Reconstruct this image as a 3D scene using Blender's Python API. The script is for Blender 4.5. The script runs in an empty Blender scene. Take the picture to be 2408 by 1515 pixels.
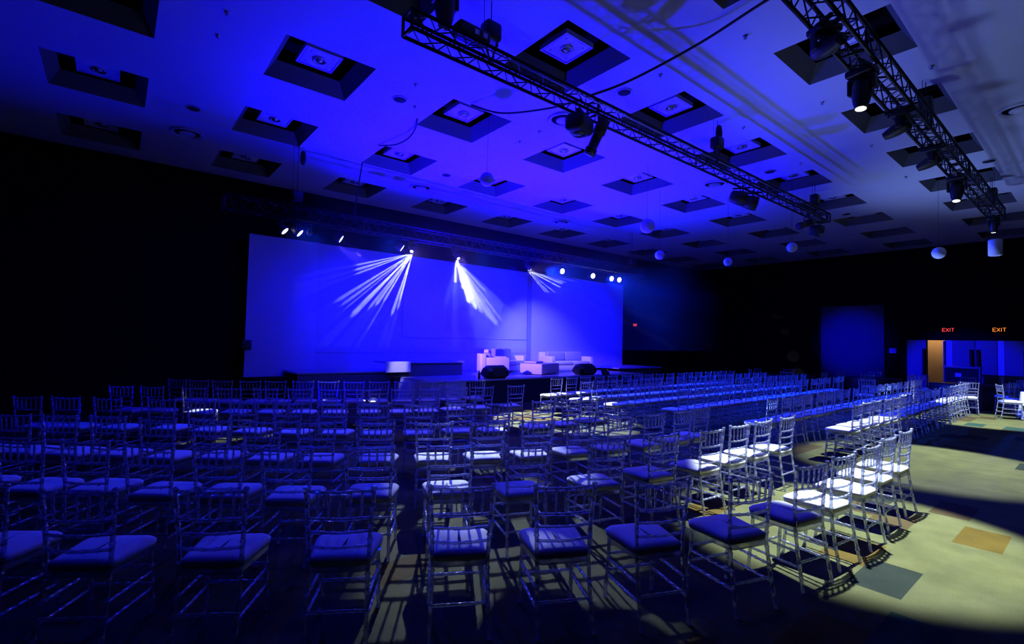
import bpy, math, random
from mathutils import Vector, Matrix
random.seed(7)
C = bpy.context.scene.collection
SC = bpy.context.scene
PI = math.pi

# ------------------------------------------------------------------ camera
F_PX, YAW, PITCH, ROLL = 1149.83, 0.681408, 0.0390857, 0.0219925
cy, sy, cp, sp = math.cos(YAW), math.sin(YAW), math.cos(PITCH), math.sin(PITCH)
fwd = Vector((sy*cp, cy*cp, sp)); rgt = Vector((cy, -sy, 0.0)); upv = rgt.cross(fwd)
r2 = rgt*math.cos(ROLL) + upv*math.sin(ROLL); u2 = upv*math.cos(ROLL) - rgt*math.sin(ROLL)
cd = bpy.data.cameras.new('camera'); cd.sensor_fit = 'HORIZONTAL'; cd.sensor_width = 36.0
cd.lens = 36.0*F_PX/2408.0; cd.clip_start = 0.05; cd.clip_end = 200
cam = bpy.data.objects.new('camera', cd); C.objects.link(cam)
cam.matrix_world = Matrix(((r2.x, u2.x, -fwd.x, 0), (r2.y, u2.y, -fwd.y, 0), (r2.z, u2.z, -fwd.z, 1.8), (0, 0, 0, 1)))
SC.camera = cam

# ------------------------------------------------------------------ world, exposure, sampling helpers
w = bpy.data.worlds.new('dark_hall'); SC.world = w; w.use_nodes = True
w.node_tree.nodes['Background'].inputs['Color'].default_value = (0.002, 0.003, 0.012, 1)
w.node_tree.nodes['Background'].inputs['Strength'].default_value = 0.0
vs = SC.view_settings
vs.view_transform = 'Standard'; vs.look = 'None'; vs.gamma = 1.0; vs.use_curve_mapping = False; vs.exposure = 0.0
cyc = SC.cycles
cyc.use_denoising = True
try: cyc.denoiser = 'OPENIMAGEDENOISE'
except Exception: pass
cyc.max_bounces = 8; cyc.diffuse_bounces = 1; cyc.glossy_bounces = 3; cyc.transmission_bounces = 7
cyc.transparent_max_bounces = 12; cyc.volume_bounces = 0
cyc.caustics_reflective = False; cyc.caustics_refractive = False
cyc.sample_clamp_indirect = 4.0; cyc.blur_glossy = 0.5
cyc.use_light_tree = True
cyc.use_adaptive_sampling = True; cyc.adaptive_threshold = 0.04; cyc.volume_step_rate = 3.0; cyc.volume_max_steps = 32

CEIL = 6.0

# ------------------------------------------------------------------ lights
def lamp_nodes(L, kind, scale, thr, seed):
    """gobo: a pattern projected through the lamp's lens"""
    L.use_nodes = True; nt = L.node_tree; N = nt.nodes; K = nt.links
    em = N['Emission']
    tc = N.new('ShaderNodeTexCoord'); sx = N.new('ShaderNodeSeparateXYZ'); K.new(tc.outputs['Normal'], sx.inputs[0])
    dx = N.new('ShaderNodeMath'); dx.operation = 'DIVIDE'; K.new(sx.outputs[0], dx.inputs[0]); K.new(sx.outputs[2], dx.inputs[1])
    dy = N.new('ShaderNodeMath'); dy.operation = 'DIVIDE'; K.new(sx.outputs[1], dy.inputs[0]); K.new(sx.outputs[2], dy.inputs[1])
    cb = N.new('ShaderNodeCombineXYZ'); K.new(dx.outputs[0], cb.inputs[0]); K.new(dy.outputs[0], cb.inputs[1]); cb.inputs[2].default_value = seed
    if kind == 'cells':
        v = N.new('ShaderNodeTexVoronoi'); v.voronoi_dimensions = '2D'; v.feature = 'F1'; v.inputs['Scale'].default_value = scale
        v.inputs['Randomness'].default_value = 0.75; K.new(cb.outputs[0], v.inputs['Vector']); out = v.outputs['Distance']
        op = 'LESS_THAN'
    elif kind == 'petals':
        v = N.new('ShaderNodeTexVoronoi'); v.voronoi_dimensions = '2D'; v.feature = 'DISTANCE_TO_EDGE'; v.inputs['Scale'].default_value = scale
        v.inputs['Randomness'].default_value = 0.5; K.new(cb.outputs[0], v.inputs['Vector']); out = v.outputs['Distance']
        op = 'GREATER_THAN'
    else:
        v = N.new('ShaderNodeTexNoise'); v.inputs['Scale'].default_value = scale; v.inputs['Detail'].default_value = 1
        K.new(cb.outputs[0], v.inputs['Vector']); out = v.outputs['Fac']; op = 'GREATER_THAN'
    m = N.new('ShaderNodeMath'); m.operation = op; K.new(out, m.inputs[0]); m.inputs[1].default_value = thr
    ad = N.new('ShaderNodeMath'); ad.operation = 'MULTIPLY'; K.new(m.outputs[0], ad.inputs[0]); ad.inputs[1].default_value = 1.0
    K.new(ad.outputs[0], em.inputs['Strength'])

def spot(name, loc, target, color, energy, size, blend=0.3, radius=0.05, gobo=None):
    L = bpy.data.lights.new(name, 'SPOT'); L.color = color; L.energy = energy; L.spot_size = math.radians(size)
    L.spot_blend = blend; L.shadow_soft_size = radius
    o = bpy.data.objects.new(name, L); C.objects.link(o); o.location = loc
    d = Vector(target) - Vector(loc); o.rotation_euler = d.to_track_quat('-Z', 'Y').to_euler()
    if gobo: lamp_nodes(L, *gobo)
    return o

BLUE = (0.0012, 0.0, 1.0); SEATBLUE = (0.002, 0.028, 1.0); VIOLET = (0.10, 0.02, 1.0); WHITE = (0.86, 1.0, 1.40); COOL = (0.62, 0.75, 1.0)
# added fill lamps on the floor in front of the stage, washing the ceiling
FILL_UP = [((4.6, 12.3, 0.30), (2.6, 7.0, 6), 360, (0.0, 0.0, 1.0)), ((6.4, 10.5, 0.30), (6.2, 8.6, 6), 3200, (0.006, 0.0, 1.0)), ((9.9, 10.3, 0.30), (9.9, 8.8, 6), 2500, (0.007, 0.0, 1.0)), ((13.6, 10.3, 0.30), (13.0, 8.8, 6), 420, (0.0, 0.0, 1.0)), ((0.2, 13.0, 0.30), (-1.5, 7.5, 6), 130, (0.0, 0.0, 1.0))]
for p, t, e, c in FILL_UP: spot('uplight_beam', p, t, c, e*4.0, 92, 1.0, 0.12)
# LED washes on the stage truss: onto the backdrop ...
TRY, TRZ = 11.35, 4.12
for x, tx, e in ((2.74, 4.4, 16), (3.05, 5.6, 30), (3.96, 6.6, 110), (5.51, 8.6, 280), (12.72, 14.2, 380), (13.71, 15.6, 380), (14.14, 16.8, 300), (9.3, 10.9, 420), (7.6, 8.6, 330)):
    spot('backdrop_wash_beam', (x, TRY+0.12, TRZ-0.05), (tx, 14.4, 1.9), BLUE, e*5.5, 92, 0.9, 0.06)
# ... and grazing over the seats
for x, tx, ty, e in ((3.3, -0.5, 5.0, 720), (5.2, 1.6, 3.2, 800), (7.9, 4.5, 1.5, 640), (10.4, 10.8, 4.0, 6000), (13.2, 16.0, 3.5, 8500)):
    spot('audience_wash_beam', (x, TRY-0.12, TRZ), (tx, ty, 0.4), SEATBLUE, e, 74, 0.8, 0.07)
# white moving heads on the stage truss, with gobos
# every white ray of the three moving heads is a narrow beam of its own
F1 = [(4.08, 10.7, 3.41, 0.6), (4.08, 10.7, 3.3, 0.8), (4.08, 10.7, 3.2, 0.6), (3.66, 10.7, 2.54, 1.0), (3.8, 10.7, 2.47, 0.9), (4.04, 10.7, 2.24, 1.5), (4.25, 10.7, 2.49, 1.2), (4.44, 10.7, 2.43, 0.9), (4.61, 10.7, 2.52, 1.0), (4.8, 10.7, 2.62, 0.8), (5.02, 10.7, 2.32, 1.0), (5.17, 10.7, 2.47, 0.8), (5.22, 10.7, 2.7, 0.7), (4.41, 10.7, 1.9, 0.4), (3.88, 10.7, 2.39, 0.5)]
F2 = [(6.77, 10.70, 3.28, 1.0), (7.00, 10.70, 3.14, 0.9), (7.23, 10.70, 2.77, 1.0), (7.44, 10.70, 2.62, 1.1), (7.65, 10.70, 2.54, 1.2), (7.94, 10.70, 2.37, 1.3), (8.18, 10.70, 2.21, 1.4), (8.33, 10.70, 2.33, 0.7), (7.75, 10.70, 3.12, 0.4)]
F3 = [(10.41, 11.20, 3.35, 0.8), (10.54, 11.20, 3.36, 0.7), (10.80, 11.20, 3.38, 0.7), (11.06, 11.20, 3.56, 1.0), (11.15, 11.20, 3.69, 1.2), (11.32, 11.20, 3.74, 1.0), (11.80, 11.20, 3.82, 0.7), (12.30, 11.20, 3.90, 0.6), (13.24, 11.20, 3.86, 0.4)]
for src, ends, en, wd in (((5.86, TRY, TRZ-0.12), F1, 7500, 3.0), ((7.17, TRY, TRZ-0.12), F2, 5500, 4.2), ((9.76, TRY, TRZ-0.12), F3, 14000, 2.2)):
    for e_ in ends: spot('ray_beam', src, e_[:3], (0.88, 0.94, 1.0), en, wd*min(1.2, max(0.7, e_[3])), 0.5, 0.012)
spot('gobo_beam', (7.17, TRY, TRZ-0.1), (7.9, 8.2, 0.0), (0.55, 0.62, 1.0), 14000, 30, 0.15, 0.015, ('petals', 16.0, 0.085, 3.0))
spot('gobo_beam', (9.76, TRY, TRZ-0.1), (14.5, 11.0, 0.3), (0.8, 0.85, 1.0), 140, 40, 0.2, 0.015, ('cells', 12.0, 0.26, 5.0))
spot('gobo_beam', (7.17, TRY-0.05, TRZ-0.14), (3.0, 4.0, 0.0), (0.55, 0.66, 1.0), 8000, 15, 0.5, 0.03, ('noise', 9.0, 0.5, 2.0))
spot('stage_right_beam', (11.23, TRY+0.1, TRZ-0.18), (12.8, 14.2, 1.2), (0.25, 0.25, 1.0), 600, 70, 0.9, 0.05)
# violet spill from the moving heads, catching the glossy chair rails
for x, tx in ((5.86, 1.5), (7.3, 3.0), (9.76, 9.0)): spot('lens_spill', (x, TRY-0.12, TRZ-0.12), (tx, 3.5, 0.6), (0.42, 0.28, 1.0), 150, 80, 0.8, 0.10)
spot('block_beam', (7.3, TRY+0.1, TRZ-0.16), (6.2, 12.6, 1.0), (0.45, 0.42, 1.0), 900, 11, 0.8, 0.03)
spot('block_beam', (3.96, TRY-0.16, TRZ-0.16), (6.2, 12.6, 1.0), (0.45, 0.42, 1.0), 500, 8, 0.8, 0.03)
# violet light on the sofas from the stage left
spot('sofa_beam', (3.96, TRY+0.16, TRZ-0.16), (11.0, 12.8, 1.0), (0.13, 0.065, 1.0), 11500, 24, 0.5, 0.05)
# white moving heads on the rear truss, straight down on the right hand seats
spot('pool_beam', (6.81, 1.95, 4.62), (5.85, 1.75, 0), WHITE, 4600, 40, 0.35, 0.035)
spot('pool_beam', (12.09, 1.9, 4.60), (10.3, 1.9, 0), WHITE, 3400, 42, 0.35, 0.035)
spot('pool_beam', (16.50, 1.9, 4.68), (17.6, 2.2, 0), WHITE, 3800, 44, 0.35, 0.035)
# pale fill lamps added in the aisle, lighting the right part of the ceiling
FILL_UP2 = [((8.0, 4.55, 0.30), (9.2, -0.2, 6), 520), ((15.2, 4.55, 0.30), (16.0, 0.3, 6), 900)]
for p, t, e in FILL_UP2: spot('uplight_beam', p, t, (0.20, 0.32, 1.0), e, 92, 1.0, 0.45)
# blue patch thrown on the right hand wall
spot('wall_beam', (14.14, TRY-0.1, TRZ), (25.5, 7.4, 2.0), BLUE, 14000, 17, 1.0, 0.05)
spot('door_beam', (13.2, TRY-0.1, TRZ), (25.5, 3.7, 0.9), BLUE, 12000, 15, 0.5, 0.05)

# ------------------------------------------------------------------ materials
def mat(name, base, rough=0.6, metal=0.0, spec=0.5, emit=None, estr=0.0, noise=None, bump=None):
    m = bpy.data.materials.new(name); m.use_nodes = True; nt = m.node_tree; b = nt.nodes['Principled BSDF']
    b.inputs['Base Color'].default_value = (*base, 1); b.inputs['Roughness'].default_value = rough
    b.inputs['Metallic'].default_value = metal; b.inputs['Specular IOR Level'].default_value = spec
    if emit: b.inputs['Emission Color'].default_value = (*emit, 1); b.inputs['Emission Strength'].default_value = estr
    tc = nt.nodes.new('ShaderNodeTexCoord')
    if noise:
        sc, amt = noise
        n = nt.nodes.new('ShaderNodeTexNoise'); n.inputs['Scale'].default_value = sc; n.inputs['Detail'].default_value = 4
        nt.links.new(tc.outputs['Object'], n.inputs['Vector'])
        mx = nt.nodes.new('ShaderNodeMix'); mx.data_type = 'RGBA'
        mx.inputs[6].default_value = (*[c*(1-amt) for c in base], 1); mx.inputs[7].default_value = (*[min(1, c*(1+amt)) for c in base], 1)
        nt.links.new(n.outputs['Fac'], mx.inputs[0]); nt.links.new(mx.outputs[2], b.inputs['Base Color'])
    if bump:
        sc, st = bump
        n = nt.nodes.new('ShaderNodeTexNoise'); n.inputs['Scale'].default_value = sc; nt.links.new(tc.outputs['Object'], n.inputs['Vector'])
        bp = nt.nodes.new('ShaderNodeBump'); bp.inputs['Strength'].default_value = st; bp.inputs['Distance'].default_value = 0.01
        nt.links.new(n.outputs['Fac'], bp.inputs['Height']); nt.links.new(bp.outputs['Normal'], b.inputs['Normal'])
    return m

def resin_mat():
    m = bpy.data.materials.new('clear_resin'); m.use_nodes = True; nt = m.node_tree; N = nt.nodes; K = nt.links
    for n in list(N):
        if n.type == 'BSDF_PRINCIPLED': N.remove(n)
    out = [n for n in N if n.type == 'OUTPUT_MATERIAL'][0]
    g = N.new('ShaderNodeBsdfGlass'); g.inputs['Color'].default_value = (0.93, 0.96, 1, 1); g.inputs['Roughness'].default_value = 0.05; g.inputs['IOR'].default_value = 1.45
    gl = N.new('ShaderNodeBsdfGlossy'); gl.inputs['Color'].default_value = (0.8, 0.85, 0.95, 1); gl.inputs['Roughness'].default_value = 0.12
    nz = N.new('ShaderNodeTexNoise'); nz.inputs['Scale'].default_value = 60; tc = N.new('ShaderNodeTexCoord'); K.new(tc.outputs['Object'], nz.inputs['Vector'])
    bp = N.new('ShaderNodeBump'); bp.inputs['Strength'].default_value = 0.25; bp.inputs['Distance'].default_value = 0.004; K.new(nz.outputs['Fac'], bp.inputs['Height'])
    K.new(bp.outputs['Normal'], g.inputs['Normal'])
    tr = N.new('ShaderNodeBsdfTransparent'); tr.inputs['Color'].default_value = (0.86, 0.9, 0.97, 1)
    m0 = N.new('ShaderNodeMixShader'); m0.inputs[0].default_value = 0.45; K.new(g.outputs[0], m0.inputs[1]); K.new(tr.outputs[0], m0.inputs[2])
    mx = N.new('ShaderNodeMixShader'); mx.inputs[0].default_value = 0.28
    df = N.new('ShaderNodeBsdfDiffuse'); df.inputs['Color'].default_value = (0.85, 0.87, 0.9, 1)
    m3 = N.new('ShaderNodeMixShader'); m3.inputs[0].default_value = 0.12; K.new(m0.outputs[0], m3.inputs[1]); K.new(df.outputs[0], m3.inputs[2])
    K.new(m3.outputs[0], mx.inputs[1]); K.new(gl.outputs[0], mx.inputs[2]); K.new(mx.outputs[0], out.inputs['Surface'])
    return m

def carpet_mat():
    m = bpy.data.materials.new('patchwork_carpet'); m.use_nodes = True; nt = m.node_tree; N = nt.nodes; K = nt.links; b = N['Principled BSDF']
    b.inputs['Roughness'].default_value = 0.95; b.inputs['Specular IOR Level'].default_value = 0.1
    g = N.new('ShaderNodeNewGeometry')
    mp = N.new('ShaderNodeMapping'); K.new(g.outputs['Position'], mp.inputs['Vector']); mp.inputs['Rotation'].default_value = (0, 0, 0)
    mp.inputs['Location'].default_value = (0.15, 0.02, 0)
    br = N.new('ShaderNodeTexBrick'); br.offset = 0.37; br.squash = 1.0; br.inputs['Scale'].default_value = 1.0
    br.inputs['Brick Width'].default_value = 0.66; br.inputs['Row Height'].default_value = 0.34; br.inputs['Mortar Size'].default_value = 0.0
    br.inputs['Color1'].default_value = (0, 0, 0, 1); br.inputs['Color2'].default_value = (1, 1, 1, 1); br.inputs['Bias'].default_value = 0.0
    K.new(mp.outputs[0], br.inputs['Vector'])
    cr = N.new('ShaderNodeValToRGB'); cr.color_ramp.interpolation = 'CONSTANT'; e = cr.color_ramp.elements
    cols = [(0.0, (0.018, 0.048, 0.026)), (0.035, (0.092, 0.096, 0.027)), (0.33, (0.085, 0.058, 0.006)), (0.355, (0.098, 0.100, 0.028)), (0.66, (0.060, 0.044, 0.012)), (0.70, (0.090, 0.092, 0.028)), (0.975, (0.019, 0.026, 0.013))]
    e[0].position = 0.0; e[0].color = (*cols[0][1], 1); e[1].position = cols[1][0]; e[1].color = (*cols[1][1], 1)
    for p, c in cols[2:]:
        q = e.new(p); q.color = (*c, 1)
    K.new(br.outputs['Color'], cr.inputs[0])
    n = N.new('ShaderNodeTexNoise'); n.inputs['Scale'].default_value = 3.0; n.inputs['Detail'].default_value = 6; K.new(g.outputs['Position'], n.inputs['Vector'])
    n2 = N.new('ShaderNodeTexNoise'); n2.inputs['Scale'].default_value = 160; K.new(g.outputs['Position'], n2.inputs['Vector'])
    mm = N.new('ShaderNodeMapRange'); mm.inputs[1].default_value = 0.3; mm.inputs[2].default_value = 0.7; mm.inputs[3].default_value = 0.78; mm.inputs[4].default_value = 1.15; K.new(n.outputs['Fac'], mm.inputs[0])
    m2 = N.new('ShaderNodeMapRange'); m2.inputs[1].default_value = 0.3; m2.inputs[2].default_value = 0.7; m2.inputs[3].default_value = 0.75; m2.inputs[4].default_value = 1.2; K.new(n2.outputs['Fac'], m2.inputs[0])
    mu = N.new('ShaderNodeMath'); mu.operation = 'MULTIPLY'; K.new(mm.outputs[0], mu.inputs[0]); K.new(m2.outputs[0], mu.inputs[1])
    vm = N.new('ShaderNodeVectorMath'); vm.operation = 'SCALE'; K.new(cr.outputs[0], vm.inputs[0]); K.new(mu.outputs[0], vm.inputs['Scale'])
    K.new(vm.outputs[0], b.inputs['Base Color'])
    bp = N.new('ShaderNodeBump'); bp.inputs['Strength'].default_value = 0.5; bp.inputs['Distance'].default_value = 0.01; K.new(n2.outputs['Fac'], bp.inputs['Height']); K.new(bp.outputs['Normal'], b.inputs['Normal'])
    return m

M = dict(
    resin=resin_mat(), carpet=carpet_mat(),
    cushion=mat('ivory_fabric', (0.80, 0.80, 0.76), 0.85, noise=(40, 0.05), bump=(220, 0.25)),
    ceiling=mat('painted_plaster_ceiling', (0.62, 0.62, 0.64), 0.9, spec=0.1, noise=(2.2, 0.04), bump=(120, 0.1)),
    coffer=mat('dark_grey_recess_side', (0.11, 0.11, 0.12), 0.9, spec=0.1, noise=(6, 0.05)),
    black=mat('matt_black_paint', (0.004, 0.004, 0.004), 0.9, spec=0.05, noise=(5, 0.1)),
    wall=mat('black_drape', (0.006, 0.006, 0.007), 0.95, spec=0.03, noise=(3, 0.15)),
    panelw=mat('white_enamel_panel', (0.75, 0.75, 0.78), 0.35, noise=(9, 0.03)),
    metalring=mat('polished_reflector', (0.85, 0.85, 0.88), 0.12, 1.0, noise=(9, 0.02)),
    truss=mat('black_truss_metal', (0.012, 0.012, 0.013), 0.45, 0.3, noise=(30, 0.1)),
    chrome=mat('silver_conduit', (0.5, 0.5, 0.55), 0.3, 1.0, noise=(30, 0.05)),
    fixture=mat('black_fixture_shell', (0.010, 0.010, 0.011), 0.5, noise=(25, 0.1)),
    rubber=mat('black_cable_rubber', (0.006, 0.006, 0.006), 0.7, noise=(25, 0.1)),
    screen=mat('white_backdrop_cloth', (0.75, 0.75, 0.78), 0.95, spec=0.02, noise=(0.8, 0.03)),
    screenb=mat('projection_screen_cloth', (0.66, 0.66, 0.70), 0.95, spec=0.02, noise=(0.8, 0.03)),
    stage=mat('glossy_stage_floor', (0.45, 0.45, 0.48), 0.25, noise=(2, 0.05)),
    skirt=mat('dark_stage_skirt', (0.03, 0.03, 0.035), 0.9, spec=0.05, noise=(6, 0.1)),
    white=mat('white_laminate', (0.80, 0.80, 0.80), 0.6, noise=(4, 0.03)),
    leather=mat('white_leather', (0.78, 0.78, 0.78), 0.5, noise=(6, 0.03), bump=(40, 0.15)),
    leatherg=mat('grey_cushion_fabric', (0.35, 0.35, 0.40), 0.8, noise=(6, 0.05), bump=(60, 0.2)),
    door=mat('grey_door_laminate', (0.25, 0.25, 0.28), 0.6, noise=(4, 0.05)),
    wallpanel=mat('grey_partition_panel', (0.10, 0.10, 0.11), 0.85, spec=0.05, noise=(3, 0.1)),
    corridor=mat('corridor_wall_paint', (0.75, 0.50, 0.25), 0.8, noise=(4, 0.05)),
    tcloth=mat('white_table_linen', (0.75, 0.76, 0.72), 0.85, noise=(5, 0.03)),
    dcloth=mat('black_table_linen', (0.02, 0.02, 0.03), 0.55, noise=(5, 0.1)),
    lens=mat('lit_lens', (0.9, 0.9, 0.9), 0.2, emit=(1.0, 1.0, 0.92), estr=14),
    bluelens=mat('blue_lit_lens', (0.6, 0.6, 0.9), 0.2, emit=(0.55, 0.55, 1.0), estr=9),
    darklens=mat('unlit_glass_lens', (0.05, 0.05, 0.06), 0.08, noise=(4, 0.05)),
    red=mat('red_sign_tube', (0.6, 0.05, 0.05), 0.4, emit=(1.0, 0.06, 0.05), estr=1.6),
    orange=mat('orange_sign_tube', (0.6, 0.2, 0.05), 0.4, emit=(1.0, 0.25, 0.03), estr=1.5),
    globe=mat('white_paper_globe', (0.75, 0.75, 0.78), 0.7, noise=(14, 0.05)),
)

# ------------------------------------------------------------------ mesh helpers
class MB:
    def __init__(s): s.v = []; s.f = []; s.sm = []
    def add(s, vs_, fs_, smooth=False):
        n = len(s.v); s.v += [tuple(q) for q in vs_]; s.f += [tuple(i+n for i in f) for f in fs_]; s.sm += [smooth]*len(fs_)
        return s
    def box(s, x0, x1, y0, y1, z0, z1, mtx=None, bev=0.0):
        if bev <= 0:
            vs_ = [(x, y, z) for z in (z0, z1) for y in (y0, y1) for x in (x0, x1)]
            fs_ = [(0, 2, 3, 1), (4, 5, 7, 6), (0, 1, 5, 4), (2, 6, 7, 3), (0, 4, 6, 2), (1, 3, 7, 5)]
            if mtx: vs_ = [mtx @ Vector(q) for q in vs_]
            return s.add(vs_, fs_)
        # rounded box: stacked rounded-rectangle rings
        prof = [(0, bev), (0.3*bev, 0.3*bev), (bev, 0)]
        rings = [(z0 + a, b) for a, b in prof] + [(z1 - a, b) for a, b in reversed(prof)]
        rr = []
        for z, ins in rings:
            ring = []
            X0, X1, Y0, Y1 = x0+ins, x1-ins, y0+ins, y1-ins; r = bev
            for cx, cy_, a0 in ((X1-r, Y1-r, 0), (X0+r, Y1-r, 90), (X0+r, Y0+r, 180), (X1-r, Y0+r, 270)):
                for k in range(4):
                    a = math.radians(a0 + 30*k); ring.append(Vector((cx + r*math.cos(a), cy_ + r*math.sin(a), z)))
            rr.append(ring)
        return s.loft(rr, cap=True, mtx=mtx, smooth=True)
    def loft(s, rings, cap=True, closed=False, mtx=None, smooth=True):
        n = len(rings[0]); vs_ = [p for r in rings for p in r]
        if mtx: vs_ = [mtx @ Vector(p) for p in vs_]
        fs_ = []
        m = len(rings)
        for i in range(m if closed else m-1):
            a = i*n; b = ((i+1) % m)*n
            for k in range(n): fs_.append((a+k, a+(k+1) % n, b+(k+1) % n, b+k))
        nf = len(fs_)
        if cap and not closed: fs_ += [tuple(range(n-1, -1, -1)), tuple((m-1)*n+k for k in range(n))]
        s.add(vs_, fs_, smooth)
        if cap and not closed: s.sm[-1] = s.sm[-2] = False
        return s
    def tube(s, pts, rad, n=8, cap=True, mtx=None):
        pts = [Vector(p) for p in pts]; R = rad if isinstance(rad, (list, tuple)) else [rad]*len(pts)
        rings = []; prev = None
        for i, p in enumerate(pts):
            t = (pts[min(i+1, len(pts)-1)] - pts[max(i-1, 0)]).normalized()
            if prev is None:
                a = Vector((0, 0, 1)) if abs(t.z) < 0.9 else Vector((1, 0, 0)); u = t.cross(a).normalized()
            else: u = (prev - t*prev.dot(t)).normalized()
            prev = u; v = t.cross(u)
            rings.append([p + (u*math.cos(2*PI*k/n) + v*math.sin(2*PI*k/n))*R[i] for k in range(n)])
        return s.loft(rings, cap, mtx=mtx)
    def lathe(s, prof, n=24, mtx=None, cap=True):
        return s.loft([[Vector((r*math.cos(2*PI*k/n), r*math.sin(2*PI*k/n), z)) for k in range(n)] for r, z in prof], cap, mtx=mtx)
    def mesh(s, name, m):
        me = bpy.data.meshes.new(name); me.from_pydata(s.v, [], s.f); me.materials.append(m)
        me.polygons.foreach_set('use_smooth', s.sm); me.update()
        return me
    def build(s, name, m, parent=None, loc=None):
        o = bpy.data.objects.new(name, s.mesh(name, m)); C.objects.link(o)
        if parent: o.parent = parent
        if loc: o.location = loc
        return o
def T(x, y, z=0, rz=0): return Matrix.Translation((x, y, z)) @ Matrix.Rotation(rz, 4, 'Z')
def tag(o, label, cat, group=None, kind=None):
    if label: o['label'] = label
    if cat: o['category'] = cat
    if group: o['group'] = group
    if kind: o['kind'] = kind
    return o
def thing(name, loc, label, cat, rz=0, group=None):
    o = bpy.data.objects.new(name, None); C.objects.link(o); o.location = loc; o.rotation_euler = (0, 0, rz); o.empty_display_size = 0.1
    return tag(o, label, cat, group)
def struct(name, mb, m): return tag(mb.build(name, m), None, None, kind='structure')
def ordinal(n):
    return ['first', 'second', 'third', 'fourth', 'fifth', 'sixth', 'seventh', 'eighth', 'ninth', 'tenth', 'eleventh', 'twelfth', 'thirteenth', 'fourteenth', 'fifteenth', 'sixteenth', 'seventeenth', 'eighteenth', 'nineteenth', 'twentieth', 'twenty-first', 'twenty-second'][n]

# ------------------------------------------------------------------ room shell
XL, XR, YB, YF = -7.0, 25.58, -3.4, 14.8
struct('floor', MB().box(XL, XR, YB, YF, -0.1, 0), M['carpet'])
struct('wall_left', MB().box(XL-0.2, XL, YB, YF, 0, 6.5), M['wall'])
struct('wall_back', MB().box(XL-0.2, XR+0.2, YB-0.2, YB, 0, 6.5), M['wall'])
struct('wall_stage', MB().box(XL-0.2, XR+0.2, YF, YF+0.2, 0, 6.5), M['wall'])
DY0, DY1, DH = 4.23, 4.81, 2.21        # the open doorway in the right wall
wr = MB(); wr.box(XR, XR+0.2, YB, DY0, 0, 6.5); wr.box(XR, XR+0.2, DY1, YF, 0, 6.5); wr.box(XR, XR+0.2, DY0, DY1, DH, 6.5)
struct('wall_right', wr, M['wall'])
GX0, GXS, GY0, GYS, HX, HY = 2.337, 2.7346, 5.103, 2.7734, 0.658, 0.682
coff = [(i, j, GX0+i*GXS, GY0+j*GYS) for i in range(-3, 9) for j in range(-2, 4)]
# ceiling slab with square holes
xs = sorted([XL] + [GX0+i*GXS+s*HX for i in range(-3, 9) for s in (-1, 1)] + [XR]); ys = sorted([YB] + [GY0+j*GYS+s*HY for j in range(-2, 4) for s in (-1, 1)] + [YF])
cb_ = MB()
for a in range(len(xs)-1):
    for b in range(len(ys)-1):
        if a % 2 == 1 and b % 2 == 1: continue
        cb_.add([(xs[a], ys[b], CEIL), (xs[a], ys[b+1], CEIL), (xs[a+1], ys[b+1], CEIL), (xs[a+1], ys[b], CEIL)], [(0, 1, 2, 3)])
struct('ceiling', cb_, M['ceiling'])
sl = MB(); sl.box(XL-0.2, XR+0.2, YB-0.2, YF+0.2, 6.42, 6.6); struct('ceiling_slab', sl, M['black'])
ROWN = {3: 'row nearest the stage wall', 2: 'second row from the stage wall', 1: 'third row from the stage wall', 0: 'fourth row from the stage wall', -1: 'fifth row from the stage wall', -2: 'sixth row from the stage wall'}
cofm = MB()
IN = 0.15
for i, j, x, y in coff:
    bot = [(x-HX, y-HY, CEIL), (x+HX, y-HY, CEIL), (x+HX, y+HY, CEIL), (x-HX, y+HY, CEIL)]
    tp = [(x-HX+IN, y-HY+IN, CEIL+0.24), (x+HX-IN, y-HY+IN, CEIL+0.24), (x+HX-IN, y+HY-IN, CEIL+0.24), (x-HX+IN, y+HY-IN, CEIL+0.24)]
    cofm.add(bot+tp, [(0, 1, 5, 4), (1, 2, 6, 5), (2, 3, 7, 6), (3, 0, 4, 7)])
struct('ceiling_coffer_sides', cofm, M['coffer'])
# square downlight trays in the coffers
pm = MB(); pm.box(-0.27, 0.27, -0.27, 0.27, 0.0, 0.02); pm.box(-0.24, 0.24, -0.24, 0.24, -0.008, 0.0); 
pmf = MB()
for sx_ in (-1, 1):
    pmf.box(sx_*0.27-0.012, sx_*0.27+0.012, -0.282, 0.282, -0.015, 0.06); pmf.box(-0.258, 0.258, sx_*0.27-0.012, sx_*0.27+0.012, -0.015, 0.06)
for sx_, sy__ in ((0.17, 0.17), (-0.17, -0.17), (0.17, -0.17), (-0.17, 0.17)):
    pmf.lathe([(0.016, -0.008), (0.016, -0.018), (0.008, -0.02)], 10, T(sx_, sy__))
ring = MB(); ring.loft([[Vector(((0.105 if q in (0, 3) else 0.075)*math.cos(2*PI*k/28), (0.105 if q in (0, 3) else 0.075)*math.sin(2*PI*k/28), -0.008 if q < 2 else -0.03)) for k in range(28)] for q in (0, 1, 2, 3)], closed=True)
bulb = MB(); bulb.lathe([(0.06, -0.008), (0.062, -0.02), (0.045, -0.04), (0.02, -0.048), (0.004, -0.05)], 20)
m_pan, m_pf, m_ring, m_bulb = pm.mesh('tray', M['panelw']), pmf.mesh('frame', M['panelw']), ring.mesh('lamp_ring', M['metalring']), bulb.mesh('bulb', M['metalring'])
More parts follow.
